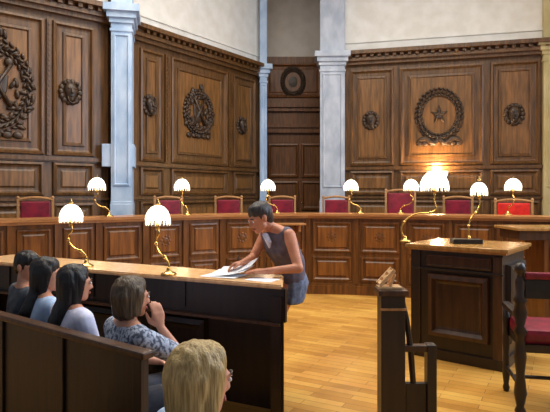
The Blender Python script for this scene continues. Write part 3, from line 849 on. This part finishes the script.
    hull(bm,[(ws+ax*.04,(.085*k+g,)*3),(ws-ax*.04,(.085*k+g,)*3),(pv+hx*.07+V((0,0,.03)),(.09*k+g,)*3),(pv-hx*.07+V((0,0,.03)),(.09*k+g,)*3)])
    if sleeves:
        for s_ in 'lr':
            m_ = J[s_+'s'].lerp(J[s_+'e'],.85); cap(bm,[J[s_+'s'],m_],[.05*k+g,.044*k+g])
    obj('shirt', remeshed(bm,.0085,4), shirt, root, True, True)
    bm = bmesh.new()
    if hem:
        for (a,b_) in zip(hem,hem[1:]): hull(bm,[a,b_])
        obj('skirt', remeshed(bm,.009,4), lower, root, True, True)
    else:
        hull(bm,[(pv+hx*.07,(.1*k,)*3),(pv-hx*.07,(.1*k,)*3),(J['lh'],(.09*k,)*3),(J['rh'],(.09*k,)*3)])
        for s_ in 'lr':
            cap(bm,[J[s_+'h'],J[s_+'k']],[.09*k,.066*k]); cap(bm,[J[s_+'k'],J[s_+'a']+V((0,0,.02))],[.064*k,.048*k])
        obj('trousers', remeshed(bm,.009,4), lower, root, True, True)
    for s_ in 'lr':
        f = J['fdir']; bm = bmesh.new()
        hull(bm,[(J[s_+'a']+V((0,0,-.04)),(.038*k,.038*k,.03*k)),(J[s_+'a']+V((0,0,-.05))-f*.025,(.034*k,.034*k,.028*k)),(J[s_+'a']+V((0,0,-.056))+f*.14,(.03*k,.03*k,.022*k))])
        obj('shoe', remeshed(bm,.008,3), M_shoe, root, True, True)

def seated(px, d, yaw, label, skin, hairm, hair, shirt, hyaw=0, hpitch=0, top=1.18, chin=False, lean=.02):
    """yaw: direction the person faces, radians from +Y clockwise towards +X"""
    p = at(px,d,0)
    root = thing('person',label,'person',tuple(p),0,'spectators seated on the pew')
    Rz = Matrix.Rotation(-yaw,3,'Z'); k = .98
    dz = top-1.18
    W_ = lambda x,y,z: p+Rz @ V((x,y,z))
    J = dict(pelvis=W_(0,-.03,.475),waist=W_(0,-.01,.62),chest=W_(0,.01+lean*.5,.77+dz*.6),neck=W_(0,.0+lean,.93+dz),head=W_(0,.02+lean*1.4,1.06+dz),
        ls=W_(-.165,lean,.875+dz),rs=W_(.165,lean,.875+dz),le=W_(-.21,.07,.65),re=W_(.21,.07,.65),lw=W_(-.11,.27,.60),rw=W_(.11,.27,.60),
        lh=W_(-.09,.02,.46),rh=W_(.09,.02,.46),lk=W_(-.1,.4,.46),rk=W_(.1,.4,.46),la=W_(-.1,.42,.088),ra=W_(.1,.42,.088))
    J['fdir'] = Rz @ V((0,1,0)); J['back'] = Rz @ V((0,-1,0))
    hands = {'l':(0,Rz @ V((.25,1,-.25)),Rz @ V((0,-.1,-1)),-1,.35),'r':(0,Rz @ V((-.25,1,-.25)),Rz @ V((0,-.1,-1)),1,.35)}
    R = Rz @ rotm(-hyaw,hpitch)
    if chin:
        J['re'] = W_(.17,.25,.70); J['rw'] = W_(.105,.165,.90+dz)
        hands['r'] = (0,Rz @ V((-.1,-.15,1)),Rz @ V((-1,0.1,0.1)),1,.3)
    person(root,J,skin,hairm,hair,shirt,M_trous,R,hands,k)
    return root
seated(21,3.95,.85,'person at far left with short dark hair in a dark grey shirt, seated',M_skin,M_hairk,'short',M_grey,1.15,-.2,1.17)
seated(40,3.6,.85,'second seated person from the left, dark long hair and light blue shirt',M_skin,M_hairk,'long',M_blue,.55,-.05,1.167)
seated(68,3.25,.8,'seated person with long black hair in a lilac white shirt',M_skin,M_hairk,'long',M_white,.15,-.05,1.167)
seated(124,2.95,.85,'seated person with brown bob in a grey printed shirt, hand at the cheek',M_skin,M_hairb,'bob',M_print,.1,-.05,1.14,chin=True)
seated(187,1.62,.95,'person with blond hair, nearest the camera at the bottom, beside the pew end',M_skin,M_hairy,'bob',M_blue,.0,-.1,1.145)

# the woman leaning on the bench
root = thing('person','standing woman in a sleeveless plum grey top, leaning over papers on the bench','person',(.1,4.32,0))
J = dict(pelvis=V((.135,4.36,.9)),waist=V((.12,4.33,1.04)),chest=V((.055,4.28,1.165)),neck=V((-.03,4.23,1.325)),head=V((-.118,4.165,1.405)),
    ls=V((.11,4.12,1.275)),rs=V((-.075,4.39,1.265)),le=V((.175,3.985,1.045)),re=V((-.175,4.30,1.085)),lw=V((-.07,3.935,1.03)),rw=V((-.245,4.12,1.07)),
    lh=V((.1,4.28,.86)),rh=V((.1,4.45,.86)),lk=V((-.03,4.29,.48)),rk=V((-.03,4.45,.48)),la=V((-.04,4.3,.09)),ra=V((-.04,4.45,.09)))
J['fdir'] = V((-1,0,0)); J['back'] = V((1,0,0)); J['hipax'] = V((0,-1,0))
hands = {'l':(0,V((-1,.1,.0)),V((0,.1,-1)),-1,.15),'r':(0,V((-1,-.35,-.2)),V((0,-.3,-1)),1,.45)}
hem = [(V((.13,4.3,1.02)),(.11,.13,.06)),(V((.14,4.36,.9)),(.14,.17,.08)),(V((.135,4.36,.76)),(.15,.18,.03))]
hem = [(V((.13,4.34,1.0)),(.1,.14,.05)),(V((.145,4.36,.88)),(.13,.17,.08)),(V((.125,4.36,.74)),(.115,.18,.03))]
Rw = rotm(math.radians(122),-.42)
person(root,J,M_skint,M_hairg,'short',M_vest,M_skirt,Rw,hands,1.0,False,hem=hem)
bm = bmesh.new(); hull(bm,[(V((-.062,4.185,1.275)),(.026,.03,.018)),(V((-.035,4.165,1.225)),(.022,.024,.02)),(V((-.03,4.165,1.185)),(.01,.012,.012))])
bmesh.ops.translate(bm,vec=V((-.012,-.012,0)),verts=bm.verts); sc3 = obj('neck_scarf', remeshed(bm,.007,3), M_white, root, True, True); sc3['label'] = 'pale scarf at the neckline'
bm = bmesh.new(); tube(bm,[V((-.325,4.075,.995)),V((-.285,4.1,1.09)),V((-.27,4.11,1.13))],[.0015,.004,.004],8)
pn = obj('pen', bm, M_black); tag(pn,'dark pen held in the woman\'s writing hand','pen')

# ------------------------------------------------------------------ lights, world, camera
def area(name, loc, rot, sx_, sy_, e, col):
    l = bpy.data.lights.new(name,'AREA'); l.shape = 'RECTANGLE'; l.size = sx_; l.size_y = sy_; l.energy = e; l.color = col
    o = bpy.data.objects.new(name,l); C.objects.link(o); o.location = loc; o.rotation_euler = rot
area('added_skylight_daylight',((SX0+SX1)/2,(SY0+SY1)/2,CEIL+.3),(0,0,0),SX1-SX0,SY1-SY0,620,(1,.93,.82))  # area light for the added skylight
for (a,b) in wins: area('added_window_daylight',(WX+.25,(a+b)/2,4.2),(0,PI/2,0),3.2,b-a,230,(.62,.78,1))  # cool area lights for the added windows
w = bpy.data.worlds.new('World'); bpy.context.scene.world = w; w.use_nodes = True
w.node_tree.nodes['Background'].inputs[0].default_value = (.75,.85,1,1); w.node_tree.nodes['Background'].inputs[1].default_value = .22
cam = bpy.data.cameras.new('camera'); co = bpy.data.objects.new('camera',cam); C.objects.link(co)
co.location = (0,0,EYE); co.rotation_euler = (PI/2,0,0); cam.sensor_width = 36; cam.lens = 36*F/550; cam.shift_y = -13/550; cam.clip_start = .05
sc2 = bpy.context.scene; sc2.camera = co
sc2.view_settings.view_transform = 'Standard'; sc2.view_settings.look = 'None'; sc2.view_settings.gamma = 1
sc2.view_settings.use_curve_mapping = False; sc2.view_settings.exposure = 0.25
